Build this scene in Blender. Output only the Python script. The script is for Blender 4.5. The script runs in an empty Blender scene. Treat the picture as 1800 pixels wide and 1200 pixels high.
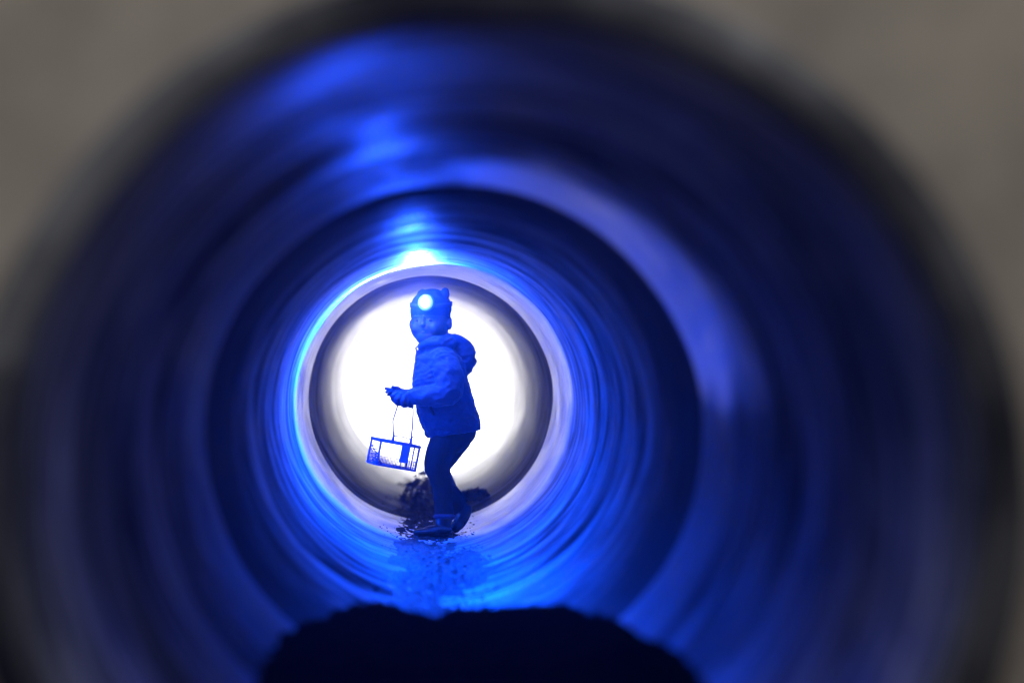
import bpy, bmesh, math, random
from mathutils import Vector, Matrix, noise as mnoise
random.seed(7)
R_ = math.radians
sc = bpy.context.scene
col = sc.collection

# ------------------------------------------------------------------ dimensions
R = 0.55                      # pipe bore radius, floor of the bore at z = 0
AX = 0.55                     # height of the pipe axis
CAM = Vector((-0.091, 0.0, 0.704))
FPX = 4250.0                  # 85 mm lens in photo pixels
VX, VY = 725.0, 640.0         # where the pipe direction vanishes in the photo
JOINTS = [2.7, 5.37, 8.26, 10.9, 13.6, 16.3]
DC = 9.8                      # distance of the child


def P(px, py, dp=0.0, d=DC):
    """real position of something seen at (px,py); dp = depth offset in px units (+ = farther)"""
    s = d / FPX
    return Vector((CAM.x + (px - VX) * s, d + dp * s, CAM.z - (py - VY) * s))


S = DC / FPX                  # metres per photo pixel at the child

# ------------------------------------------------------------------ helpers
def tag(o, label=None, cat=None, group=None, kind=None):
    if label: o['label'] = label
    if cat: o['category'] = cat
    if group: o['group'] = group
    if kind: o['kind'] = kind
    return o


def empty(name, loc):
    o = bpy.data.objects.new(name, None)
    col.objects.link(o)
    o.location = loc
    o.empty_display_size = 0.05
    return o


def link(name, me, mat, parent=None, smooth=True):
    """mesh given in world coordinates; keeps them when parented"""
    o = bpy.data.objects.new(name, me)
    col.objects.link(o)
    if mat is not None:
        me.materials.clear()
        me.materials.append(mat)
    if smooth:
        for p in me.polygons: p.use_smooth = True
    if parent is not None:
        o.parent = parent
        r = parent
        off = Vector((0, 0, 0))
        while r is not None:
            off += Vector(r.location)
            r = r.parent
        me.transform(Matrix.Translation(-off))
    return o


def bm_mesh(bm, name='m'):
    me = bpy.data.meshes.new(name)
    bm.normal_update()
    bm.to_mesh(me)
    bm.free()
    return me


def ellipsoid(bm, c, r, rot=None, seg=24, rings=16):
    M = Matrix.Translation(c) @ (rot.to_4x4() if rot else Matrix.Identity(4)) @ Matrix.Diagonal((r[0], r[1], r[2], 1))
    bmesh.ops.create_uvsphere(bm, u_segments=seg, v_segments=rings, radius=1, matrix=M)


def tube(bm, pts, rad, seg=12, cap=True, flat=1.0, up=None):
    pts = [Vector(p) for p in pts]
    n = len(pts)
    if not hasattr(rad, '__len__'): rad = [rad] * n
    rings = []
    prev = None
    for i, p in enumerate(pts):
        t = (pts[min(i + 1, n - 1)] - pts[max(i - 1, 0)]).normalized()
        if prev is None:
            a = Vector(up) if up else (Vector((0, 1, 0)) if abs(t.y) < .9 else Vector((1, 0, 0)))
            u = (a - t * a.dot(t)).normalized()
        else:
            u = (prev - t * prev.dot(t)).normalized()
        prev = u
        v = t.cross(u)
        r = rad[i]
        rings.append([bm.verts.new(p + (u * math.cos(2 * math.pi * k / seg) + v * math.sin(2 * math.pi * k / seg) * flat) * r) for k in range(seg)])
    for a, b in zip(rings, rings[1:]):
        for k in range(seg):
            bm.faces.new((a[k], a[(k + 1) % seg], b[(k + 1) % seg], b[k]))
    if cap:
        bm.faces.new(list(reversed(rings[0])))
        bm.faces.new(rings[-1])


def spline(pts, n=8):
    """Catmull-Rom through points (tuples of any length)"""
    pts = [tuple(p) for p in pts]
    out = []
    for i in range(len(pts) - 1):
        p0, p1, p2, p3 = pts[max(i - 1, 0)], pts[i], pts[i + 1], pts[min(i + 2, len(pts) - 1)]
        for k in range(n):
            t = k / n
            out.append(tuple(0.5 * ((2 * b) + (-a + c) * t + (2 * a - 5 * b + 4 * c - d) * t * t + (-a + 3 * b - 3 * c + d) * t ** 3)
                             for a, b, c, d in zip(p0, p1, p2, p3)))
    out.append(pts[-1])
    return out


def limb(bm, pts, seg=20, n=6):
    """pts: (px,py,depth,radius_px, [depth scale]) tapered limb with rounded ends"""
    sp = spline(pts, n)
    tube(bm, [P(a[0], a[1], a[2]) for a in sp], [a[3] * S for a in sp], seg)
    for a in (sp[0], sp[-1]):
        ellipsoid(bm, P(a[0], a[1], a[2]), (a[3] * S,) * 3, seg=16, rings=10)


def loft(bm, lv, seg=40, e=2.3, n=5):
    """levels (py, xl, xr, dc, dr [,py tilt]) -> closed body of stacked super-ellipses"""
    sp = spline(lv, n)
    rings = []
    for L in sp:
        py, xl, xr, dc, dr = L[:5]
        tilt = L[5] if len(L) > 5 else 0
        cx, rx = (xl + xr) / 2, (xr - xl) / 2
        ring = []
        for k in range(seg):
            a = 2 * math.pi * k / seg
            c, s = math.cos(a), math.sin(a)
            x = math.copysign(abs(c) ** (2 / e), c)
            y = math.copysign(abs(s) ** (2 / e), s)
            ring.append(bm.verts.new(P(cx + rx * x, py + tilt * x, dc + dr * y)))
        rings.append(ring)
    for a, b in zip(rings, rings[1:]):
        for k in range(seg):
            bm.faces.new((a[k], a[(k + 1) % seg], b[(k + 1) % seg], b[k]))
    bm.faces.new(list(reversed(rings[0])))
    bm.faces.new(rings[-1])


def solidify_union(bm, voxel=0.004, smooth=4, disp=None):
    """join overlapping closed shapes into one continuous skin"""
    bmesh.ops.recalc_face_normals(bm, faces=bm.faces)
    me = bm_mesh(bm)
    o = bpy.data.objects.new('tmp', me)
    col.objects.link(o)
    m = o.modifiers.new('r', 'REMESH'); m.mode = 'VOXEL'; m.voxel_size = voxel; m.use_smooth_shade = True
    if smooth:
        s = o.modifiers.new('s', 'SMOOTH'); s.factor = 0.5; s.iterations = smooth
    dg = bpy.context.evaluated_depsgraph_get()
    dg.update()
    res = bpy.data.meshes.new_from_object(o.evaluated_get(dg))
    bpy.data.objects.remove(o)
    if disp:
        res.update()
        nrm = [v.normal.copy() for v in res.vertices]
        for v, nn in zip(res.vertices, nrm):
            v.co += nn * disp(v.co, nn)
        res.update()
    return res


# ------------------------------------------------------------------ materials
class NT:
    def __init__(s, name):
        s.m = bpy.data.materials.new(name)
        s.m.use_nodes = True
        s.t = s.m.node_tree
        s.b = s.t.nodes['Principled BSDF']
    def n(s, ty, **kw):
        nd = s.t.nodes.new(ty)
        for k, v in kw.items():
            if k in nd.inputs: nd.inputs[k].default_value = v
            else: setattr(nd, k, v)
        return nd
    def l(s, a, b): s.t.links.new(a, b)
    def coords(s, scale):
        tc = s.n('ShaderNodeTexCoord')
        mp = s.n('ShaderNodeMapping')
        mp.inputs['Scale'].default_value = scale
        s.l(tc.outputs['Object'], mp.inputs['Vector'])
        return mp.outputs['Vector']
    def noise(s, vec, scale=1.0, detail=4.0, rough=0.55, dist=0.0):
        nd = s.n('ShaderNodeTexNoise')
        nd.inputs['Scale'].default_value = scale
        nd.inputs['Detail'].default_value = detail
        nd.inputs['Roughness'].default_value = rough
        nd.inputs['Distortion'].default_value = dist
        s.l(vec, nd.inputs['Vector'])
        return nd.outputs['Fac']
    def ramp(s, fac, stops):
        r = s.n('ShaderNodeValToRGB')
        while len(r.color_ramp.elements) < len(stops): r.color_ramp.elements.new(0.5)
        for e, (p, c) in zip(r.color_ramp.elements, stops):
            e.position = p
            e.color = (c, c, c, 1) if not hasattr(c, '__len__') else (*c, 1)
        s.l(fac, r.inputs['Fac'])
        return r.outputs['Color']
    def mix(s, fac, a, b, mode='MIX'):
        m = s.n('ShaderNodeMix', data_type='RGBA', blend_type=mode)
        for i, x in ((0, fac), (6, a), (7, b)):
            if hasattr(x, 'default_value'): s.l(x, m.inputs[i])
            else: m.inputs[i].default_value = x if i == 0 else (*x, 1)
        return m.outputs[2]
    def bump(s, h, strength, dist, prev=None):
        b = s.n('ShaderNodeBump')
        b.inputs['Strength'].default_value = strength
        b.inputs['Distance'].default_value = dist
        s.l(h, b.inputs['Height'])
        if prev is not None: s.l(prev, b.inputs['Normal'])
        return b.outputs['Normal']


def mat_pipe(name, dark, light, rough=(0.28, 0.5), gloss=(0.01, 0.06), bump=1.0, band=None, day_sheen=None):
    """matt concrete with streaks running round the bore and patches of damp sheen"""
    q = NT(name)
    q.t.nodes.remove(q.b)
    rings = q.noise(q.coords((1.3, 22, 1.3)), 1.0, 5, 0.6, 0.3)
    wide = q.noise(q.coords((1.6, 4.5, 1.6)), 1.0, 4, 0.55, 0.5)
    fine = q.noise(q.coords((5, 150, 5)), 1.0, 4, 0.6)
    blot = q.noise(q.coords((4, 2.2, 4)), 1.0, 5, 0.6, 0.8)
    c1 = q.ramp(rings, [(0.36, dark), (0.62, light)])
    c2 = q.ramp(wide, [(0.38, 0.35), (0.6, 1.0)])
    c3 = q.ramp(fine, [(0.3, 0.7), (0.7, 1.0)])
    c = q.mix(1.0, c1, c2, 'MULTIPLY')
    c = q.mix(1.0, c, c3, 'MULTIPLY')
    patch = q.noise(q.coords((3.2, 5.0, 3.2)), 1.0, 6, 0.65, 1.2)
    c4 = q.ramp(patch, [(0.38, 0.4), (0.56, 1.0)])
    c = q.mix(1.0, c, c4, 'MULTIPLY')
    rr = q.ramp(blot, [(0.35, rough[0]), (0.7, rough[1])])
    fac = q.ramp(wide, [(0.35, gloss[0]), (0.65, gloss[1])])
    nb = q.bump(rings, 0.5 * bump, 0.006)
    nb = q.bump(fine, 0.4 * bump, 0.0012, nb)
    v = q.n('ShaderNodeTexVoronoi', Scale=26.0)
    q.l(q.coords((1, 1, 1)), v.inputs['Vector'])
    drip = q.ramp(v.outputs['Distance'], [(0.05, 1.0), (0.16, 0.0)])
    mask = q.ramp(blot, [(0.55, 0.0), (0.6, 1.0)])
    nb = q.bump(q.mix(1.0, drip, mask, 'MULTIPLY'), 0.6 * bump, 0.004, nb)
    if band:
        # lit and shaded segment ends painted into colour and sheen, ragged edge
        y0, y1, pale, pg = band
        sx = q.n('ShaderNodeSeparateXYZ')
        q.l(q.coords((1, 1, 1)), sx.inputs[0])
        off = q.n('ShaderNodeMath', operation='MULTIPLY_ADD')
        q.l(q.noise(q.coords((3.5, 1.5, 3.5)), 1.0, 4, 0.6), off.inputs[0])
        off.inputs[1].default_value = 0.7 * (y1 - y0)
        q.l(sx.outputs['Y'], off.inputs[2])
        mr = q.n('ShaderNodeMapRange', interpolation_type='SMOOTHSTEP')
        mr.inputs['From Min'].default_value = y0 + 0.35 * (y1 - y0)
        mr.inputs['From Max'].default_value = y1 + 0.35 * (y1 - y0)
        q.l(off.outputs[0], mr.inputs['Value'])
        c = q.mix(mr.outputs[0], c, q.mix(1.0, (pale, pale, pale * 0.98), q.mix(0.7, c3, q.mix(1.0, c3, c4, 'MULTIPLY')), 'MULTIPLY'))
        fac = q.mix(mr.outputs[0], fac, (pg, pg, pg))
    if day_sheen:
        # daylight reflection painted as a pale patch on one side: direction, y range, colour, sheen
        dx, dz, ya, yb, pale, pg = day_sheen
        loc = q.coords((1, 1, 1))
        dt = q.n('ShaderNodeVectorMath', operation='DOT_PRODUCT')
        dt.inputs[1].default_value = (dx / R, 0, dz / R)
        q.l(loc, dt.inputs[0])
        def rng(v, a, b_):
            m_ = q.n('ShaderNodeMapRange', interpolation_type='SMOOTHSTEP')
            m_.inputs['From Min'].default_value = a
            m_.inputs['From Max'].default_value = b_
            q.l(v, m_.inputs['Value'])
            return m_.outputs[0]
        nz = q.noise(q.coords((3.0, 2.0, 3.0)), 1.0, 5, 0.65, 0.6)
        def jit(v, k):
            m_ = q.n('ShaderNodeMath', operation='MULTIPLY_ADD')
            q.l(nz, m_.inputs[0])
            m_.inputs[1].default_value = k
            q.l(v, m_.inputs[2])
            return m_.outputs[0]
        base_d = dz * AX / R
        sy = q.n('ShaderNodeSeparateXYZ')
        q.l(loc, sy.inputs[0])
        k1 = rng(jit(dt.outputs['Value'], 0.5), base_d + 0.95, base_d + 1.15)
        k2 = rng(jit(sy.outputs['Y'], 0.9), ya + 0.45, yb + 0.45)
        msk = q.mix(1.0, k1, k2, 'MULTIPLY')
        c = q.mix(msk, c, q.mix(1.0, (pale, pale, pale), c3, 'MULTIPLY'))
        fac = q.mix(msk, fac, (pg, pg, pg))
    d = q.n('ShaderNodeBsdfDiffuse')
    d.inputs['Roughness'].default_value = 0.6
    g = q.n('ShaderNodeBsdfGlossy')
    mx = q.n('ShaderNodeMixShader')
    q.l(c, d.inputs['Color'])
    q.l(rr, g.inputs['Roughness'])
    g.inputs['Color'].default_value = (1, 1, 1, 1)
    q.l(nb, d.inputs['Normal'])
    q.l(nb, g.inputs['Normal'])
    q.l(fac, mx.inputs[0])
    q.l(d.outputs[0], mx.inputs[1])
    q.l(g.outputs[0], mx.inputs[2])
    q.l(mx.outputs[0], q.t.nodes['Material Output'].inputs['Surface'])
    return q.m


def mat_simple(name, c, rough=0.7, nscale=20.0, var=0.25, bump=0.3, bdist=0.004, aniso=(1, 1, 1), spec=0.4, metallic=0.0, sheen=0.0):
    q = NT(name)
    nz = q.noise(q.coords(aniso), nscale, 5, 0.6)
    lo = tuple(x * (1 - var) for x in c)
    hi = tuple(min(1, x * (1 + var)) for x in c)
    q.l(q.ramp(nz, [(0.3, lo), (0.7, hi)]), q.b.inputs['Base Color'])
    q.b.inputs['Roughness'].default_value = rough
    q.b.inputs['Specular IOR Level'].default_value = spec
    q.b.inputs['Metallic'].default_value = metallic
    if sheen: q.b.inputs['Sheen Weight'].default_value = sheen
    if bump: q.l(q.bump(nz, bump, bdist), q.b.inputs['Normal'])
    return q.m


M_seg = [
    mat_pipe('concrete_seg_near', (0.10, 0.10, 0.103), (0.80, 0.80, 0.81), (0.32, 0.5), (0.0, 0.035), band=(1.75, 2.5, 0.55, 0.03), day_sheen=(0.66, 0.75, 1.5, 2.3, 0.36, 0.30)),
    mat_pipe('concrete_seg_shaded_end', (0.15, 0.15, 0.153), (0.52, 0.52, 0.53), (0.36, 0.5), (0.0, 0.045), band=(1.7, 0.3, 0.06, 0.01)),  # dark near end is shade painted into the colour
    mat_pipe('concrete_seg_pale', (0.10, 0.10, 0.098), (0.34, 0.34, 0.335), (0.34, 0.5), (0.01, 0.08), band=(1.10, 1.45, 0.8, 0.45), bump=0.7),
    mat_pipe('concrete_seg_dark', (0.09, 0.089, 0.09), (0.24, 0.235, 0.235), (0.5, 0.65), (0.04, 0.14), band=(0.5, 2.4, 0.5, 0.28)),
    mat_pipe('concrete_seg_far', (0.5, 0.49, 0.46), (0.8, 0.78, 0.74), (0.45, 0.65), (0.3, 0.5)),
]
M_gasket = mat_simple('rubber_gasket', (0.02, 0.02, 0.022), 0.6)
M_wall = mat_simple('headwall_concrete', (0.68, 0.59, 0.48), 0.85, 6.0, 0.2, 0.4, 0.01)
M_blocker = mat_simple('blocker_dark', (0.09, 0.09, 0.088), 0.95, 6.0, 0.4, 0.4, 0.01)  # dark tone for the unseen daylight blockers
M_ground = mat_simple('pale_gravel_ground', (0.78, 0.77, 0.74), 0.95, 8.0, 0.15, 0.4, 0.02)
M_bank = mat_simple('bank_soil', (0.10, 0.085, 0.06), 0.95, 7.0, 0.4, 0.8, 0.05)
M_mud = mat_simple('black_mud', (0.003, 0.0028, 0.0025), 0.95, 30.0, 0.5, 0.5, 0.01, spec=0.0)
M_silt = mat_simple('wet_silt', (0.022, 0.022, 0.021), 0.8, 14.0, 0.9, 0.5, 0.008, aniso=(1, 0.5, 1), spec=0.1)
M_leaf = mat_simple('dead_leaves', (0.11, 0.085, 0.06), 0.7, 30.0, 0.4, 0)
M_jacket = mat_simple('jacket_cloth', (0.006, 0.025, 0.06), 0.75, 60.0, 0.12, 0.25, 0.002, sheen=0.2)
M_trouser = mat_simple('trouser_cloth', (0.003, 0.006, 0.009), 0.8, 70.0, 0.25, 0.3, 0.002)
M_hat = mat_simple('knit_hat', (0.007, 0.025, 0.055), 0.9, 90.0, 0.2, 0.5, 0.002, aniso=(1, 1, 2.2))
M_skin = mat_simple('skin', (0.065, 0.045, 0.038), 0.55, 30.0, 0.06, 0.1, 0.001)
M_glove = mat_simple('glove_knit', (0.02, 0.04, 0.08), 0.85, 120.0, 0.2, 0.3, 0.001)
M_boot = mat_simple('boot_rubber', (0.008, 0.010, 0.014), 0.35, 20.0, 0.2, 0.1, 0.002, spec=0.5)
M_eye = mat_simple('eye_dark', (0.012, 0.01, 0.01), 0.15, 5, 0.1, 0)
M_lip = mat_simple('lip', (0.38, 0.16, 0.15), 0.5, 5, 0.1, 0)
M_strap = mat_simple('elastic_strap', (0.05, 0.06, 0.1), 0.7, 80, 0.2, 0.2, 0.001)
M_plastic = mat_simple('lamp_housing_plastic', (0.25, 0.27, 0.3), 0.35, 5, 0.05, 0)
M_wire = mat_simple('blue_plastic_frame', (0.05, 0.08, 0.22), 0.4, 20, 0.1, 0)
M_cord = mat_simple('pale_cord', (0.45, 0.45, 0.55), 0.6, 60, 0.1, 0)

q = NT('lamp_lens')
ln = q.n('ShaderNodeVectorMath', operation='LENGTH')       # hot core; lamp glow painted as a radial fall-off
q.l(q.coords((1, 0, 1)), ln.inputs[0])
sc_ = q.n('ShaderNodeMath', operation='MULTIPLY')
sc_.inputs[1].default_value = 1 / (15 * S)
q.l(ln.outputs['Value'], sc_.inputs[0])
q.l(q.ramp(sc_.outputs[0], [(0.0, (1, 1, 1)), (0.4, (0.7, 0.75, 1)), (0.65, (0.15, 0.22, 0.95)), (1.0, (0.01, 0.05, 0.5))]), q.b.inputs['Emission Color'])
q.l(q.ramp(sc_.outputs[0], [(0.0, 1.0), (0.35, 0.5), (0.6, 0.16), (1.0, 0.05)]), q.b.inputs['Emission Strength'])
mu = q.n('ShaderNodeMath', operation='MULTIPLY')
mu.inputs[1].default_value = 7.0
q.l(q.b.inputs['Emission Strength'].links[0].from_socket, mu.inputs[0])
q.l(mu.outputs[0], q.b.inputs['Emission Strength'])
M_lens = q.m

# ------------------------------------------------------------------ the pipe
def pipe_segment(y0, y1, mat, ox, oz, label, seed, flare0=0.0, flare1=0.0, ny=70):
    root = empty('pipe_segment', (0, y0, 0))
    tag(root, label, 'concrete pipe', 'concrete pipe segments of the tunnel')
    SEG = 200
    Ro = R + 0.05
    bm = bmesh.new()
    cx, cz = ox, AX + oz
    L = y1 - y0
    prof = []
    g = 0.006
    prof.append((y0 + g, Ro))
    prof.append((y0 + g, R + 0.03))
    prof.append((y0 + g + 0.003, R + 0.008 + flare0))
    prof.append((y0 + g + 0.010, R + 0.002 + flare0))
    for i in range(ny + 1):
        t = i / ny
        y = y0 + 0.03 + (L - 0.06) * t
        r = R + flare0 * max(0, 1 - t * 3.6) ** 1.6 + flare1 * max(0, 1 - (1 - t) * 4) ** 2
        prof.append((y, r))
    prof.append((y1 - g - 0.010, R + 0.002 + flare1))
    prof.append((y1 - g - 0.003, R + 0.008 + flare1))
    prof.append((y1 - g, R + 0.03 + flare1))
    prof.append((y1 - g, Ro))
    rings = []
    for (y, r) in prof:
        ring = []
        for k in range(SEG):
            a = 2 * math.pi * k / SEG
            c, s = math.cos(a), math.sin(a)
            rr = r
            if r < R + 0.05:
                rr += 0.0050 * mnoise.noise(Vector((c * 1.9, y * 2.6 + seed, s * 1.9)))
                rr += 0.0014 * mnoise.noise(Vector((c * 2.5, y * 12.0 + seed, s * 2.5)))
            ring.append(bm.verts.new((cx + c * rr, y, cz + s * rr)))
        rings.append(ring)
    rings.append(rings[0])
    for A, B in zip(rings, rings[1:]):
        for k in range(SEG):
            bm.faces.new((A[k], A[(k + 1) % SEG], B[(k + 1) % SEG], B[k]))
    bmesh.ops.recalc_face_normals(bm, faces=bm.faces)
    me = bm_mesh(bm)
    b = link('pipe_wall', me, mat, root)
    # rubber gasket closing the joint at the far end, outside the bore
    bm = bmesh.new()
    A = []
    for (y, r) in ((y1 - 0.02, Ro + 0.001), (y1 + 0.02, Ro + 0.001), (y1 + 0.02, Ro + 0.03), (y1 - 0.02, Ro + 0.03)):
        A.append([bm.verts.new((cx + math.cos(2 * math.pi * k / 96) * r, y, cz + math.sin(2 * math.pi * k / 96) * r)) for k in range(96)])
    A.append(A[0])
    for X, Y in zip(A, A[1:]):
        for k in range(96):
            bm.faces.new((X[k], X[(k + 1) % 96], Y[(k + 1) % 96], Y[k]))
    bmesh.ops.recalc_face_normals(bm, faces=bm.faces)
    link('joint_collar', bm_mesh(bm), M_gasket, root)
    return root


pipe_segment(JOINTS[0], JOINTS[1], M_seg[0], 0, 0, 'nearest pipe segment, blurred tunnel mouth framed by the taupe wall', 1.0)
pipe_segment(JOINTS[1], JOINTS[2], M_seg[1], 0.001, -0.001, 'pipe segment with shade painted into its near end, just beyond the blurred nearest one, in front of the child', 11.0, 0.022)
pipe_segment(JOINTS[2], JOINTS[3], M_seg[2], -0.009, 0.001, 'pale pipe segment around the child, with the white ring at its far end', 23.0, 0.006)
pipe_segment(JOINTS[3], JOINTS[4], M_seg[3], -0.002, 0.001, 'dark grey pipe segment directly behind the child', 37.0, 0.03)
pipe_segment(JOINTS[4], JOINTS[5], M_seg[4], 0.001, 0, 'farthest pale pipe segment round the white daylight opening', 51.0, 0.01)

# ------------------------------------------------------------------ walls at the ends, added daylight blockers, bank, ground
def headwall(y0, y1, half, top, name, label):
    bm = bmesh.new()
    N = 96
    Rh = R + 0.053
    def corner(a):
        c, s = math.cos(a), math.sin(a)
        k = []
        if abs(c) > 1e-6: k.append(half / abs(c))
        if s > 1e-6: k.append((top - AX) / s)
        if s < -1e-6: k.append((AX + 0.5) / -s)
        m = min(k)
        return c * m, AX + s * m
    rg = {}
    for side, y in ((0, y0), (1, y1)):
        rg[side, 'i'] = [bm.verts.new((math.cos(2 * math.pi * k / N) * Rh, y, AX + math.sin(2 * math.pi * k / N) * Rh)) for k in range(N)]
        rg[side, 'o'] = []
        for k in range(N):
            x, z = corner(2 * math.pi * k / N)
            rg[side, 'o'].append(bm.verts.new((x, y, z)))
    for a, b in (((0, 'i'), (0, 'o')), ((0, 'o'), (1, 'o')), ((1, 'o'), (1, 'i')), ((1, 'i'), (0, 'i'))):
        A, B = rg[a], rg[b]
        for k in range(N):
            bm.faces.new((A[k], A[(k + 1) % N], B[(k + 1) % N], B[k]))
    bmesh.ops.recalc_face_normals(bm, faces=bm.faces)
    o = link(name, bm_mesh(bm), M_wall, None, smooth=False)
    tag(o, label, 'wall')
    return o


hw = headwall(2.72, 2.95, 1.5, 2.7, 'headwall', 'blurred taupe concrete wall around the near mouth of the tunnel')
def blocker_slab(name, a, b):  # unseen slabs added round the camera to hold back daylight
    bm = bmesh.new()
    c = [(x + y) / 2 for x, y in zip(a, b)]
    d = [abs(x - y) for x, y in zip(a, b)]
    bmesh.ops.create_cube(bm, size=1, matrix=Matrix.Translation(c) @ Matrix.Diagonal((*d, 1)))
    bmesh.ops.bevel(bm, geom=bm.edges[:], offset=0.01, segments=2, affect='EDGES')
    return link(name, bm_mesh(bm), M_blocker, hw, False)
blocker_slab('side_blocker', (-1.7, -2.4, -0.4), (-1.503, 2.95, 2.7))
blocker_slab('side_blocker', (1.503, -2.4, -0.4), (1.7, 2.95, 2.7))
blocker_slab('back_blocker', (-1.5, -2.4, -0.4), (1.5, -2.2, 2.7))
blocker_slab('roof_blocker', (-1.7, -2.4, 2.703), (1.7, -0.3, 2.85))
bm = bmesh.new()
bmesh.ops.create_grid(bm, x_segments=40, y_segments=60, size=1, matrix=Matrix.Translation((0, 0.25, -0.08)) @ Matrix.Diagonal((1.5, 2.45, 1, 1)))
for v in bm.verts: v.co.z += 0.03 * mnoise.noise(v.co * 3)
tag(link('soil', bm_mesh(bm), M_bank), 'unseen dark soil floor, cutting the bounce, in front of the tunnel mouth', None, None, 'structure')  # out of view; dark to reduce bounced daylight
headwall(16.07, 16.28, 3.2, 2.3, 'headwall', 'far concrete wall hidden behind the tunnel, around the daylight opening')

bm = bmesh.new()
prof = [(-5.5, -0.1), (-3.9, 1.0), (-2.6, 1.9), (-1.0, 2.22), (1.0, 2.22), (2.6, 1.9), (3.9, 1.0), (5.5, -0.1)]
prev = None
for i in range(28):
    y = 2.96 + (16.06 - 2.96) * i / 27
    row = [bm.verts.new((x, y, z + (0.12 * mnoise.noise(Vector((x * .7, y * .7, 3))) - 0.06 if 0 < j < 7 else 0))) for j, (x, z) in enumerate(prof)]
    if prev:
        for a in range(7): bm.faces.new((prev[a], prev[a + 1], row[a + 1], row[a]))
    prev = row
tag(link('earth_bank', bm_mesh(bm), M_bank), 'earth bank over the pipes', None, None, 'structure')

bm = bmesh.new()
G = [-90, -40, -18, -8, -3, -1, 1, 3, 8, 18, 40, 90]
GY = [-70, -30, -12, -5, 0, 2.8, 6, 10, 14, 16.2, 18, 22, 30, 50, 100, 160]
gv = [[bm.verts.new((x, y, -0.1 + (0.25 * mnoise.noise(Vector((x * .05, y * .05, 0))) if abs(x) > 5 else 0))) for x in G] for y in GY]
for j in range(len(GY) - 1):
    for i in range(len(G) - 1):
        bm.faces.new((gv[j][i], gv[j][i + 1], gv[j + 1][i + 1], gv[j + 1][i]))
tag(link('ground', bm_mesh(bm), M_ground), 'pale open ground', None, None, 'structure')

# ------------------------------------------------------------------ silt on the pipe floor and the debris
def bore_z(x):
    return AX - math.sqrt(max(R * R - x * x, 0.0))


def sheet(name, y0, y1, ny, nx, hw, hf, mat):
    """deposit lying in the bore; hf(x,y) = thickness, hw(y) = half width"""
    bm = bmesh.new()
    rows = []
    for j in range(ny + 1):
        y = y0 + (y1 - y0) * j / ny
        w = hw(y)
        row = []
        for i in range(nx + 1):
            t = -1 + 2 * i / nx
            x = w * t
            h = hf(x, y, t)
            row.append(bm.verts.new((x, y, bore_z(x) + h)))
        rows.append(row)
    for a, b in zip(rows, rows[1:]):
        for i in range(nx):
            bm.faces.new((a[i], a[i + 1], b[i + 1], b[i]))
    return link(name, bm_mesh(bm), mat)


def N3(x, y, z=0): return mnoise.noise(Vector((x, y, z)))

silt_h = lambda x, y, t: -0.010 - 0.03 * t ** 6 + (1 - abs(t) ** 2) * (0.018 + 0.016 * N3(x * 6, y * 0.9) + 0.010 * N3(x * 24, y * 3, 4) + 0.009 * N3(x * 75, y * 14, 4))
tag(sheet('silt', 4.4, 14.5, 800, 130, lambda y: 0.23 + 0.05 * N3(0, y * 1.3, 9), silt_h, M_silt), 'wet silt along the pipe floor', None, None, 'structure')


def heap_h(x, y, t):
    # an almost level deposit about 14 cm above the invert, with a ragged far edge
    ax = abs(x + 0.0)
    yend = 5.85 - 0.75 * max(0.0, (ax - 0.27) / 0.10) + 0.22 * N3(x * 9, 1, 3) + 0.10 * N3(x * 30, 2, 3) - 0.04 * max(0.0, 1 - ax / 0.14)
    along = max(0.0, min(1.0, (yend - y) / 0.16)) * max(0.0, min(1.0, (y - 3.0) / 0.6))
    edge = min(1.0, 5 * (1 - abs(t)))
    zt = 0.130 + 0.006 * min(1, ax / 0.2) + 0.02 * max(0, ax - 0.3) / 0.1 + 0.4 * max(0, x - 0.28)
    lump = 0.008 * N3(x * 8, y * 4, 2) + 0.010 * N3(x * 20, y * 11, 5) + 0.008 * N3(x * 55, y * 30, 6)
    return -0.045 + 0.033 * along + along * edge * max(0.0, zt - bore_z(x) + lump + 0.012)


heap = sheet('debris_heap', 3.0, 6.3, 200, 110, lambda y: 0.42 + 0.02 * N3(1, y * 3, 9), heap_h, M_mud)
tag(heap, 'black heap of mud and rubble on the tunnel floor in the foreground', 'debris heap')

# litter of leaves and twigs behind the child: dark tuft seen left and right of the boots
def tuft(name, cx, cy, w, h, n, mat, label, seed):
    rnd = random.Random(seed)
    bm = bmesh.new()
    base = Vector((cx, cy, 0))
    for i in range(n):
        a = rnd.uniform(-1, 1); b = rnd.uniform(-1, 1)
        x = cx + a * w; y = cy + b * w * 1.6
        hh = h * rnd.random() ** 0.8 * max(0.05, 1 - abs(a) ** 1.6) + 0.004
        p = Vector((x, y, bore_z(x) + 0.01 + hh))
        s = rnd.uniform(0.008, 0.022)
        u = Vector((rnd.gauss(0, 1), rnd.gauss(0, 1), rnd.gauss(0, 1))).normalized()
        v = u.cross(Vector((rnd.gauss(0, 1), rnd.gauss(0, 1), rnd.gauss(0, 1)))).normalized()
        k = s * rnd.uniform(0.3, 0.6)
        vs = [bm.verts.new(p + u * s), bm.verts.new(p + v * k + u * s * .2), bm.verts.new(p - u * s), bm.verts.new(p - v * k + u * s * .2)]
        bm.faces.new(vs)
    for i in range(n // 14):
        a = rnd.uniform(-.9, .9)
        x = cx + a * w * 0.8; y = cy + rnd.uniform(-1, 1) * w
        top = h * (1 - abs(a) ** 1.6) * rnd.uniform(.6, 1.1)
        tube(bm, [(x, y, bore_z(x)), (x + rnd.gauss(0, .02), y, bore_z(x) + top * .6), (x + rnd.gauss(0, .04), y, bore_z(x) + top)], [0.003, 0.002, 0.001], 5)
    o = link(name, bm_mesh(bm), mat, None, False)
    return tag(o, label, 'leaf pile', None, 'stuff')


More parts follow.
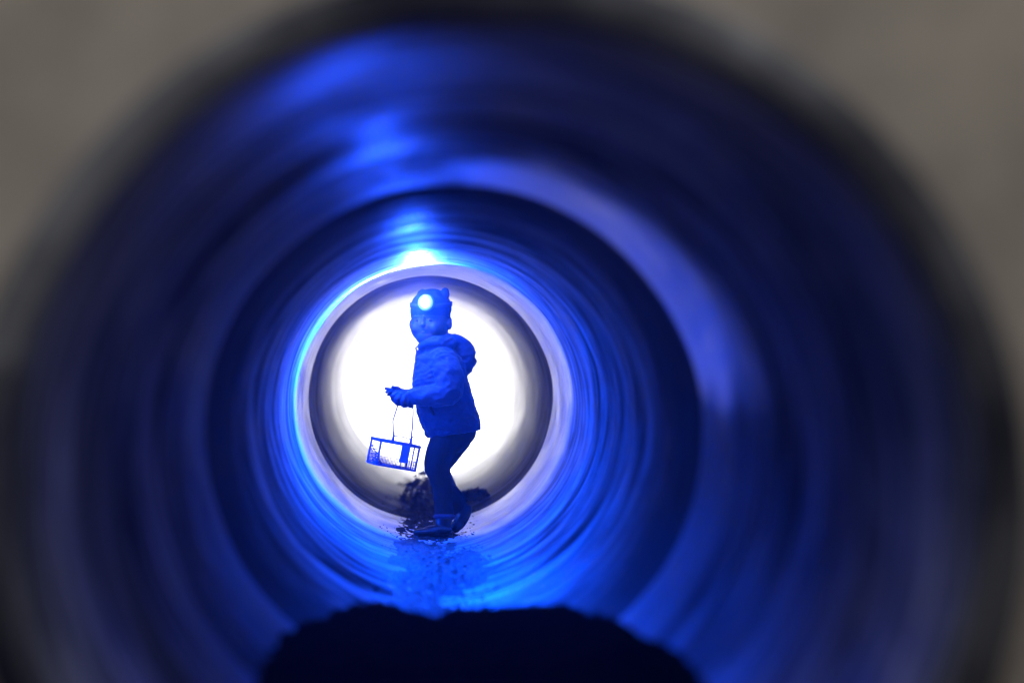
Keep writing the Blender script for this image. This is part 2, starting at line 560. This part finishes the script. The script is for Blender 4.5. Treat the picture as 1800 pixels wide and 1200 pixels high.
tuft('leaf_pile', -0.03, 12.1, 0.12, 0.16, 320, M_leaf, 'dark tuft of dead leaves and twigs behind the left side of the child', 3)
tuft('leaf_pile', 0.17, 11.6, 0.10, 0.06, 350, M_leaf, 'low dark scatter of dead leaves behind the raised heel, right of the boots', 4)

rnd = random.Random(5)
bm = bmesh.new()
for i in range(3600):
    y = rnd.uniform(5.9, 12.4)
    x = rnd.gauss(0.0, 0.085)
    if abs(x) > 0.33: continue
    if N3(x * 5, y * 1.6, 31) < -0.05 + 0.8 * (abs(x) - 0.12): continue
    k = rnd.uniform(0.0010, 0.0030) * (2.0 if rnd.random() < 0.1 else 1)
    z = bore_z(x) + k * 0.5 + max(0.0, 0.012 + 0.010 * N3(x * 6, y * 0.9)) * (1 if abs(x) < 0.17 else 0)
    M = Matrix.Translation((x, y, z)) @ Matrix.Rotation(rnd.random() * 6, 4, 'Z') @ Matrix.Rotation(rnd.uniform(-.6, .6), 4, 'X') @ Matrix.Diagonal((k * rnd.uniform(.8, 2.2), k * rnd.uniform(.8, 2.0), k * rnd.uniform(.4, .9), 1))
    bmesh.ops.create_icosphere(bm, subdivisions=1, radius=1, matrix=M)
tag(link('grit', bm_mesh(bm), mat_simple('dark_grit', (0.045, 0.04, 0.035), 0.8, 60, 0.6, 0), None, False), None, None, None, 'stuff')

# ------------------------------------------------------------------ the child
foot = P(775, 938)
child = empty('person', (foot.x, DC, 0.02))
tag(child, 'small child in a hooded jacket walking through the tunnel with a lit headlamp', 'person')

# body: head, neck, trunk, arms and legs in one skin
bm = bmesh.new()
HC = P(756, 562)
yaw = Matrix.Rotation(R_(-21), 3, 'Z')
def HP(x, y, z):
    """head-local px (x right in picture, y toward the camera, z up) -> world"""
    return HC + yaw @ Vector((x * S, -y * S, z * S))
ellipsoid(bm, HP(0, -4, 8), (35 * S, 38 * S, 36 * S), yaw)
ellipsoid(bm, HP(0, 5, -12), (33.5 * S, 31 * S, 31 * S), yaw)
ellipsoid(bm, HP(0, 15, -28), (21 * S, 19 * S, 18 * S), yaw)          # chin and jaw
for s in (-1, 1):
    ellipsoid(bm, HP(s * 16, 22, -14), (12 * S, 12 * S, 12 * S), yaw)   # cheeks
    ellipsoid(bm, HP(s * 35, -3, -8), (5 * S, 7 * S, 10 * S), yaw)      # ears
ellipsoid(bm, HP(0, 36, -9), (4.4 * S, 5 * S, 3.8 * S), yaw)          # nose
ellipsoid(bm, HP(0, 34, -2), (3.4 * S, 5 * S, 8 * S), yaw)
ellipsoid(bm, HP(0, 30, -21), (6 * S, 4 * S, 3.0 * S), yaw)           # lips
limb(bm, [(764, 580, 4, 24), (766, 602, 6, 24), (772, 640, 4, 30)])
loft(bm, [(625, 745, 805, 2, 28), (660, 738, 815, 2, 34), (710, 745, 825, 2, 36), (760, 762, 832, 2, 34), (775, 770, 825, 2, 28)])
limb(bm, [(783, 645, -32, 15), (796, 692, -40, 13), (762, 702, -42, 11), (726, 695, -34, 9)])
limb(bm, [(775, 645, 36, 15), (757, 690, 44, 13), (728, 695, 34, 10), (704, 690, 22, 8)])
limb(bm, [(785, 770, -16, 22), (764, 812, -20, 17), (774, 850, -12, 13), (780, 905, -10, 10), (778, 925, -10, 9)])
limb(bm, [(800, 770, 20, 22), (776, 815, 22, 16), (790, 855, 26, 12), (812, 893, 30, 10), (817, 905, 30, 9)])
# gloved hands are covered by their own mesh; the wrists stay inside them
body_me = solidify_union(bm, 0.0032, 5)
body = link('body', body_me, M_skin, child)


def face_dot(name, x, z, rx, rz, mat, y, yr=3):
    b = bmesh.new()
    ellipsoid(b, HP(x, y, z), (rx * S, yr * S, rz * S), yaw, 16, 10)
    return link(name, bm_mesh(b), mat, child)

for s in (-1, 1):
    face_dot('eye', s * 12.5, -2, 3.4, 1.7, M_eye, 30.8)
    face_dot('eyebrow', s * 13, 6, 6.5, 1.2, M_strap, 31, 2)
face_dot('mouth', 0, -21, 4.0, 1.2, M_lip, 32.6)

# gloves: palm, four unequal bent fingers and a thumb each
def glove(palm, pr, fingers, thumb, wrist, label=None):
    b = bmesh.new()
    rot = Matrix.Rotation(R_(palm[3]), 3, 'Y')
    ellipsoid(b, P(*palm[:3]), (pr[0] * S, pr[2] * S, pr[1] * S), rot)
    limb(b, wrist)
    for f in fingers: limb(b, f, 12, 4)
    limb(b, thumb, 12, 4)
    me = solidify_union(b, 0.0017, 2)
    o = link('glove', me, M_glove, child)
    if label: o['label'] = label
    return o

glove((710, 695, -34, 12), (13, 9, 10),
      [[(700, 691, -40, 4.6), (693, 694, -44, 4.6), (691, 700, -40, 4.4), (695, 705, -34, 4.0)],
       [(704, 694, -43, 4.8), (698, 700, -47, 4.8), (698, 707, -42, 4.7), (703, 709, -35, 4.2)],
       [(711, 697, -44, 4.8), (708, 704, -47, 4.8), (709, 711, -42, 4.6), (714, 712, -34, 4.1)],
       [(718, 699, -43, 4.4), (718, 706, -45, 4.3), (720, 712, -40, 4.1), (724, 713, -34, 3.8)]],
      [(705, 688, -26, 4.8), (697, 689, -20, 4.6), (692, 693, -18, 4.2), (690, 698, -22, 3.8)],
      [(712, 695, -34, 9.5), (723, 696, -34, 10), (730, 697, -34, 10.5)], 'dark knitted glove closed round the basket handle')
glove((702, 690, 24, 20), (10, 6, 8),
      [[(697, 689, 18, 3.6), (690, 688, 15, 3.4), (684, 688, 14, 3.1), (679, 689, 13, 2.7)],
       [(696, 687, 22, 3.7), (688, 685, 21, 3.5), (683, 684, 21, 3.2), (678, 683, 21, 2.8)],
       [(698, 690, 26, 3.6), (691, 691, 27, 3.4), (686, 693, 27, 3.1), (682, 694, 27, 2.7)],
       [(699, 692, 30, 3.3), (694, 694, 32, 3.1), (690, 696, 32, 2.8), (687, 697, 32, 2.5)]],
      [(704, 686, 18, 3.8), (699, 682, 14, 3.5), (694, 681, 12, 3.2), (690, 680, 11, 2.8)],
      [(702, 690, 24, 6), (712, 693, 28, 8), (722, 696, 32, 9)], 'glove on the far hand reaching forward')

# jacket: hooded, puffy, hem wide at the back
def folds(co, nn):
    a = co
    w_ = 0.05 * mnoise.noise(Vector((a.x * 6, a.y * 6, a.z * 6)))
    f = 0.0055 * mnoise.noise(Vector((a.x * 12 + a.z * 8, a.y * 10, a.z * 16 - a.x * 6)))
    f += 0.0052 * (0.4 - abs(mnoise.noise(Vector(((a.x + w_) * 16 + a.z * 10, a.y * 13, (a.z + w_) * 30 - a.x * 14)))) * 2)
    f += 0.0020 * (0.4 - abs(mnoise.noise(Vector((a.x * 45 + a.z * 20, a.y * 35, a.z * 70 + a.x * 25)))) * 2)
    return f
bm = bmesh.new()
loft(bm, [(596, 745, 778, 2, 20), (606, 739, 792, 2, 27), (620, 734, 806, 0, 36), (640, 728, 820, 0, 43), (662, 725, 823, 0, 47),
          (684, 726, 828, 0, 49), (705, 729, 835, 0, 50), (725, 733, 840, 0, 50), (744, 739, 844, 0, 49, -3), (758, 747, 845, 0, 47, -6), (763, 752, 840, 0, 43, -8)], e=2.2)
# front hem swinging forward
limb(bm, [(757, 735, -6, 20), (758, 748, -6, 15), (757, 757, -6, 9)])
# near sleeve
limb(bm, [(776, 634, -26, 26), (788, 662, -42, 26), (786, 688, -48, 24), (760, 696, -48, 20), (738, 695, -42, 16.5), (727, 696, -38, 14)], n=6)
# far sleeve
limb(bm, [(772, 636, 28, 24), (762, 668, 42, 22), (748, 688, 44, 18), (730, 693, 36, 14), (718, 693, 32, 11)], n=6)
# hood lying down the back
limb(bm, [(786, 600, -10, 15), (804, 603, -4, 15), (815, 616, 0, 19), (820, 638, 2, 18), (822, 650, 2, 9)])
limb(bm, [(784, 600, 14, 15), (803, 605, 16, 15), (812, 624, 14, 18), (816, 642, 10, 15)])
limb(bm, [(742, 610, -18, 9), (752, 604, -24, 11), (770, 602, -27, 13), (788, 602, -20, 14)])
limb(bm, [(742, 610, 18, 9), (756, 604, 26, 11), (775, 602, 24, 13)])
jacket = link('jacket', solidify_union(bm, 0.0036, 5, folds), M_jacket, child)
jacket['label'] = 'puffy hooded jacket'
# pocket flap, cuffs, zip, drawstring as parts of the jacket
bm = bmesh.new()
limb(bm, [(752, 704, -51, 2.2), (757, 715, -52, 2.6), (762, 727, -51, 2.0)], 10)
pk = link('pocket', bm_mesh(bm), M_trouser, jacket)
bm = bmesh.new()
tube(bm, [P(729, 640, -10), P(726, 662, -12), P(727, 684, -12), P(732, 712, -12), P(738, 736, -12), P(748, 760, -10)], 0.9 * S, 6)
link('zip', bm_mesh(bm), M_trouser, jacket)
bm = bmesh.new()
tube(bm, [P(740, 612, -16), P(733, 618, -18), P(731, 626, -18), P(730, 634, -18)], [1.6 * S, 1.8 * S, 1.4 * S, 1.0 * S], 8)
tube(bm, [P(737, 607, -12), P(731, 611, -12), P(733, 620, -12)], 1.6 * S, 8)
link('drawstring', bm_mesh(bm), M_strap, jacket)

# trousers
def tf(co, nn):
    return 0.0028 * mnoise.noise(Vector((co.x * 14, co.y * 12, co.z * 30)))
bm = bmesh.new()
loft(bm, [(742, 757, 838, 0, 40), (765, 760, 836, 0, 40), (778, 757, 828, 0, 38), (788, 754, 816, 0, 34), (795, 753, 806, 0, 28)])
limb(bm, [(783, 770, -16, 26), (773, 795, -19, 24.5), (766.5, 817, -20, 22), (772, 834, -18, 20), (778, 855, -14, 17.5), (779, 880, -12, 16.5), (781, 904, -10, 16.5)], n=6)
limb(bm, [(803, 768, 18, 28), (787, 795, 20, 24), (775, 817, 22, 20), (775, 836, 24, 17.5), (785, 860, 27, 18), (798, 881, 30, 19.5), (804, 891, 31, 18)], n=6)
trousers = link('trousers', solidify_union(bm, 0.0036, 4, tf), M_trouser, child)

# boots
def boot(parts, name='boot'):
    b = bmesh.new()
    for p in parts:
        if p[0] == 'l': limb(b, p[1])
        else: ellipsoid(b, P(*p[1]), tuple(k * S for k in p[2]), Matrix.Rotation(R_(p[3]), 3, 'Y'))
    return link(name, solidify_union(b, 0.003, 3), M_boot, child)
bt = boot([('l', [(781, 893, -10, 15.5), (780, 912, -11, 14.5), (778, 924, -13, 14)]), ('e', (768, 930, -18), (27, 15, 9), 0), ('e', (750, 933, -26), (25, 13, 7), 0)])
b = bmesh.new()
limb(b, [(791, 938, -11, 4.5), (768, 939, -18, 5.5), (745, 939, -25, 5.5), (730, 938, -29, 4)])
link('sole', bm_mesh(b), M_boot, bt)
b = bmesh.new()
tube(b, [P(781 + 15.5 * math.cos(a), 907 + 1.5 * math.sin(a), -10 + 15.5 * math.sin(a)) for a in [2 * math.pi * k / 24 for k in range(25)]], 4.5 * S, 8)
link('boot_cuff', bm_mesh(b), M_glove, bt)
b2 = boot([('l', [(803, 884, 30, 15), (812, 898, 30, 14), (812, 904, 28, 13)]), ('e', (813, 909, 25), (25, 13, 10), -52), ('e', (803, 925, 20), (14, 12, 8), -30)])
b = bmesh.new()
limb(b, [(826, 896, 26, 5), (820, 912, 24, 5), (812, 924, 22, 5), (801, 933, 19, 4.5)])
link('sole', bm_mesh(b), M_boot, b2)

# hat with two small ears, turned-up band
bm = bmesh.new()
ellipsoid(bm, HP(0, -5, 16), (36.5 * S, 40 * S, 36 * S), yaw, 32, 20)
ellipsoid(bm, HP(0, -5, 24), (35 * S, 38 * S, 29 * S), yaw, 32, 20)
ellipsoid(bm, HP(1, -6, 37), (27 * S, 28 * S, 18 * S), yaw)
for s, zt in ((-1, 55), (1, 57)):
    limb_pts = [(s * 18 + 3, -6, 40, 11), (s * 21 + 4, -6, 45, 9.5), (s * 21 + 5, -6, zt - 8, 7.5)]
    sp = spline(limb_pts, 5)
    tube(bm, [HP(a[0], a[1], a[2]) for a in sp], [a[3] * S for a in sp], 14)
    ellipsoid(bm, HP(*sp[-1][:3]), (sp[-1][3] * S,) * 3)
ellipsoid(bm, HP(0, -13, 2), (36 * S, 32 * S, 22 * S), yaw)
bmesh.ops.bisect_plane(bm, geom=bm.verts[:] + bm.edges[:] + bm.faces[:], plane_co=HP(0, 0, 6), plane_no=yaw @ Vector((0, 0.55, -1)), clear_outer=True)
bmesh.ops.holes_fill(bm, edges=[e for e in bm.edges if e.is_boundary])
hat = link('hat', solidify_union(bm, 0.0028, 4), M_hat, child)
hat['label'] = 'knitted hat with two small ears'
bm = bmesh.new()
pts = []
for k in range(41):
    a = 2 * math.pi * k / 40
    pts.append(HP(34.6 * math.cos(a), -6 + 37.6 * math.sin(a), 3 + 11 * math.sin(a)))
tube(bm, pts, 2.6 * S, 10, up=(0, 0, 1), flat=0.7)
link('hat_band', bm_mesh(bm), M_hat, hat)

# ------------------------------------------------------------------ headlamp
LC = P(747, 533, -46)
lamp = empty('headlamp', LC)
tag(lamp, 'glowing headlamp strapped over the forehead of the child\'s hat', 'headlamp')
bm = bmesh.new()
pts = [HP(36.0 * math.cos(a), -5 + 39.2 * math.sin(a), 27 - 3 * math.sin(a)) for a in [2 * math.pi * k / 48 for k in range(49)]]
# flat elastic ribbon
rows = []
for p in pts:
    c = HP(0, -5, 27)
    out = (p - c); out.z = 0; out.normalize()
    rows.append([bm.verts.new(p + out * o * S + Vector((0, 0, z * S))) for o, z in ((-0.6, -4), (0.9, -4), (0.9, 4), (-0.6, 4))])
for A, B in zip(rows, rows[1:]):
    for k in range(4): bm.faces.new((A[k], A[(k + 1) % 4], B[(k + 1) % 4], B[k]))
bmesh.ops.recalc_face_normals(bm, faces=bm.faces)
link('strap', bm_mesh(bm), M_strap, lamp)
fwd = (yaw @ Vector((0, -1, 0))).normalized()
bm = bmesh.new()
base = LC - fwd * (5 * S)
tube(bm, [base - fwd * 5 * S, base - fwd * 3 * S, base + fwd * 1 * S, base + fwd * 3 * S], [12 * S, 15 * S, 15 * S, 14.2 * S], 28)
link('housing', bm_mesh(bm), M_plastic, lamp)
bm = bmesh.new()
ellipsoid(bm, base + fwd * 3.2 * S, (14 * S, 14 * S, 14 * S))
for v in bm.verts:
    d = (v.co - (base + fwd * 3.2 * S))
    v.co -= fwd * d.dot(fwd) * 0.6
link('lens', bm_mesh(bm), M_lens, lamp)

ld = bpy.data.lights.new('headlamp_light', 'SPOT')
ld.energy = 680
ld.color = (0.0, 0.058, 1.0)
ld.spot_size = R_(172)
ld.spot_blend = 1.0
ld.shadow_soft_size = 0.012
lo = bpy.data.objects.new('lamp_and_fill_spot', ld)
col.objects.link(lo)
lo.parent = lamp
lo.location = fwd * (6 * S)
lo.rotation_euler = Vector((-0.5, -1.0, -0.12)).to_track_quat('-Z', 'Y').to_euler()
l2 = bpy.data.lights.new('white_fill_spot', 'SPOT')     # added white fill to whiten the hot spots on the wall
l2.energy = 20
l2.color = (0.85, 0.85, 1.0)
l2.spot_size = R_(125)
l2.spot_blend = 1.0
l2.shadow_soft_size = 0.012
o2 = bpy.data.objects.new('lamp_and_fill_spot', l2)
col.objects.link(o2)
o2.parent = lamp
o2.location = fwd * (6 * S)
o2.rotation_euler = Vector((-0.62, -0.9, 0.5)).to_track_quat('-Z', 'Y').to_euler()

# ------------------------------------------------------------------ the wire basket
BC = P(692, 797, -34)
basket = empty('wire_basket', BC)
tag(basket, 'small wire mesh basket hanging by its cord handle from the child\'s hand', 'basket')
bw, bh, bd = 37 * S, 21 * S, 22 * S
BR = Matrix.Rotation(R_(11), 3, 'Y') @ Matrix.Rotation(R_(24), 3, 'Z')
def B(x, y, z): return BC + BR @ Vector((x * bw, y * bd, z * bh))
def rod(bm, pts, r): tube(bm, pts, r * S, 6)
bm = bmesh.new()
cs = [(-1, -1), (1, -1), (1, 1), (-1, 1)]
for z, r in ((1, 3.0), (-1, 2.0)):
    for k in range(4):
        a, c = cs[k], cs[(k + 1) % 4]
        rod(bm, [B(a[0], a[1], z), B(c[0], c[1], z)], r)
for (x, y) in cs: rod(bm, [B(x, y, -1), B(x, y, 1)], 1.9)
rod(bm, [B(0.18, -1, -1), B(0.18, -1, 1)], 0.9)
rod(bm, [B(0.74, -1, -1), B(0.74, -1, 1)], 1.2)
link('frame', bm_mesh(bm), M_wire, basket, False)
bm = bmesh.new()
for y in (-1, 1):
    n = 26
    for i in range(1, n):
        x = -1 + 2 * i / n
        rod(bm, [B(x, y, -1), B(x, y, -0.25 if y < 0 else -0.5)], 0.5)
    for z in (-0.8, -0.6, -0.4, -0.25):
        rod(bm, [B(-1, y, z), B(1, y, z)], 0.5)
for x in (-1, 1):
    for i in range(1, 9):
        y = -1 + 2 * i / 9
        rod(bm, [B(x, y, -1), B(x, y, 1)], 0.5)
    for z in (-0.8, -0.55, -0.3, -0.05, 0.2, 0.45, 0.7):
        rod(bm, [B(x, -1, z), B(x, 1, z)], 0.5)
for i in range(1, 14):
    rod(bm, [B(-1 + 2 * i / 14, -1, -1), B(-1 + 2 * i / 14, 1, -1)], 0.3)
link('wire_mesh', bm_mesh(bm), M_wire, basket, False)
# solid tray in the lower left corner, belt, crumpled filling
bm = bmesh.new()
def slab(bm, c, h):
    M = Matrix.Translation(B(*c)) @ BR.to_4x4() @ Matrix.Diagonal((h[0] * bw * 2, h[1] * bd * 2, h[2] * bh * 2, 1))
    r = bmesh.ops.create_cube(bm, size=1, matrix=M)
    bmesh.ops.bevel(bm, geom=list({e for v in r['verts'] for e in v.link_edges}), offset=0.5 * S, segments=2, affect='EDGES')
slab(bm, (0, 0, -1.0), (0.98, 0.98, 0.05))
link('base', bm_mesh(bm), M_wire, basket, False)
bm = bmesh.new()
slab(bm, (0.28, -1.08, 0.30), (0.22, 0.04, 0.78))
link('belt', bm_mesh(bm), mat_simple('blue_belt', (0.18, 0.28, 0.6), 0.6, 40, 0.1, 0.1), basket, False)
bm = bmesh.new()
for i in range(70):
    t = random.random()
    c = B(-1 + 0.5 * t * t, random.uniform(-.9, .9), -1 + 1.6 * random.random() * (1 - t))
    ellipsoid(bm, c, (random.uniform(1, 2.4) * S, random.uniform(1, 2.5) * S, random.uniform(.6, 1.6) * S), Matrix.Rotation(random.random() * 3, 3, 'Y'), 8, 5)
link('filling', bm_mesh(bm), M_wire, basket)
# handle: two cords through the fist, cross bar, two lugs
gx, gy = P(704, 704, -39), P(722, 708, -39)
bm = bmesh.new()
La, Lb = B(-0.42, -0.9, 1.5), B(0.5, -0.9, 1.5)
tube(bm, [La, P(691, 738, -40), P(698, 716, -40), P(701, 706, -40), P(704, 702, -38), P(712, 702, -37), P(721, 704, -38), P(726, 712, -40), P(726, 728, -40), P(725, 748, -40), Lb], 1.4 * S, 8)
link('handle', bm_mesh(bm), M_wire, basket)
bm = bmesh.new()
tube(bm, [B(-0.42, -0.9, 1.55), B(0.1, -0.9, 1.6), B(0.5, -0.9, 1.5)], 1.1 * S, 6)
link('handle_bar', bm_mesh(bm), M_wire, basket)
for x in (-0.42, 0.5):
    bm = bmesh.new()
    tube(bm, [B(x, -0.95, 0.9), B(x, -0.95, 1.2), B(x, -0.92, 1.6), B(x, -0.9, 1.9)], [3.2 * S, 2.8 * S, 2.0 * S, 1.0 * S], 10)
    link('lug', bm_mesh(bm), M_wire, basket)
bm = bmesh.new()
tube(bm, [B(0.5, -0.95, 1.6), B(0.64, -0.95, 2.0), B(0.76, -0.95, 2.3)], 0.9 * S, 6)
link('cord_end', bm_mesh(bm), M_wire, basket)

# ------------------------------------------------------------------ thin haze added for the glow round the headlamp
q = NT('glow_haze')
q.t.nodes.remove(q.b)
pv = q.n('ShaderNodeVolumePrincipled')
pv.inputs['Color'].default_value = (0.9, 0.92, 1.0, 1)
pv.inputs['Density'].default_value = 0.0011
pv.inputs['Anisotropy'].default_value = 0.7
q.l(pv.outputs[0], q.t.nodes['Material Output'].inputs['Volume'])
bm = bmesh.new()
bmesh.ops.create_cube(bm, size=1, matrix=Matrix.Translation((0, 45, 1.25)) @ Matrix.Diagonal((190, 240, 6.5, 1)))
tag(link('haze', bm_mesh(bm), q.m, None, False), None, None, None, 'stuff')

# ------------------------------------------------------------------ world, sun, camera
EL, AZ = R_(38), R_(-28)              # sun beyond the far mouth, a little to the left
w = bpy.data.worlds.new('World')
sc.world = w
w.use_nodes = True
t = w.node_tree
bg = t.nodes['Background']
sky = t.nodes.new('ShaderNodeTexSky')
sky.sky_type = 'NISHITA'
sky.sun_disc = False
sky.sun_elevation = EL
sky.sun_rotation = AZ
sky.dust_density = 3.0
hs = t.nodes.new('ShaderNodeHueSaturation')
hs.inputs['Saturation'].default_value = 0.15
t.links.new(sky.outputs[0], hs.inputs['Color'])
t.links.new(hs.outputs[0], bg.inputs['Color'])
bg.inputs['Strength'].default_value = 0.15
sl = bpy.data.lights.new('sun', 'SUN')
sl.energy = 5.0
sl.angle = R_(0.5)
sl.color = (1, 0.96, 0.9)
so = bpy.data.objects.new('sun', sl)
col.objects.link(so)
sd = Vector((math.sin(AZ) * math.cos(EL), math.cos(AZ) * math.cos(EL), math.sin(EL)))
so.rotation_euler = sd.to_track_quat('Z', 'Y').to_euler()
so.location = (0, 20, 12)

cd = bpy.data.cameras.new('camera')
cd.lens = 85
cd.sensor_width = 36
cd.shift_x = (900 - VX) / 1800
cd.shift_y = (VY - 600) / 1800
cd.clip_start = 0.05
cd.clip_end = 500
cd.dof.use_dof = True
cd.dof.focus_distance = DC - 0.05
cd.dof.aperture_fstop = 1.4
cam = bpy.data.objects.new('camera', cd)
col.objects.link(cam)
cam.location = CAM
cam.rotation_euler = (R_(90), 0, 0)
sc.camera = cam

sc.view_settings.view_transform = 'Standard'
sc.view_settings.look = 'None'
sc.view_settings.exposure = 1.35
sc.view_settings.gamma = 1
sc.cycles.max_bounces = 8
sc.cycles.diffuse_bounces = 5
sc.cycles.glossy_bounces = 4
sc.cycles.sample_clamp_indirect = 6
sc.cycles.use_denoising = True
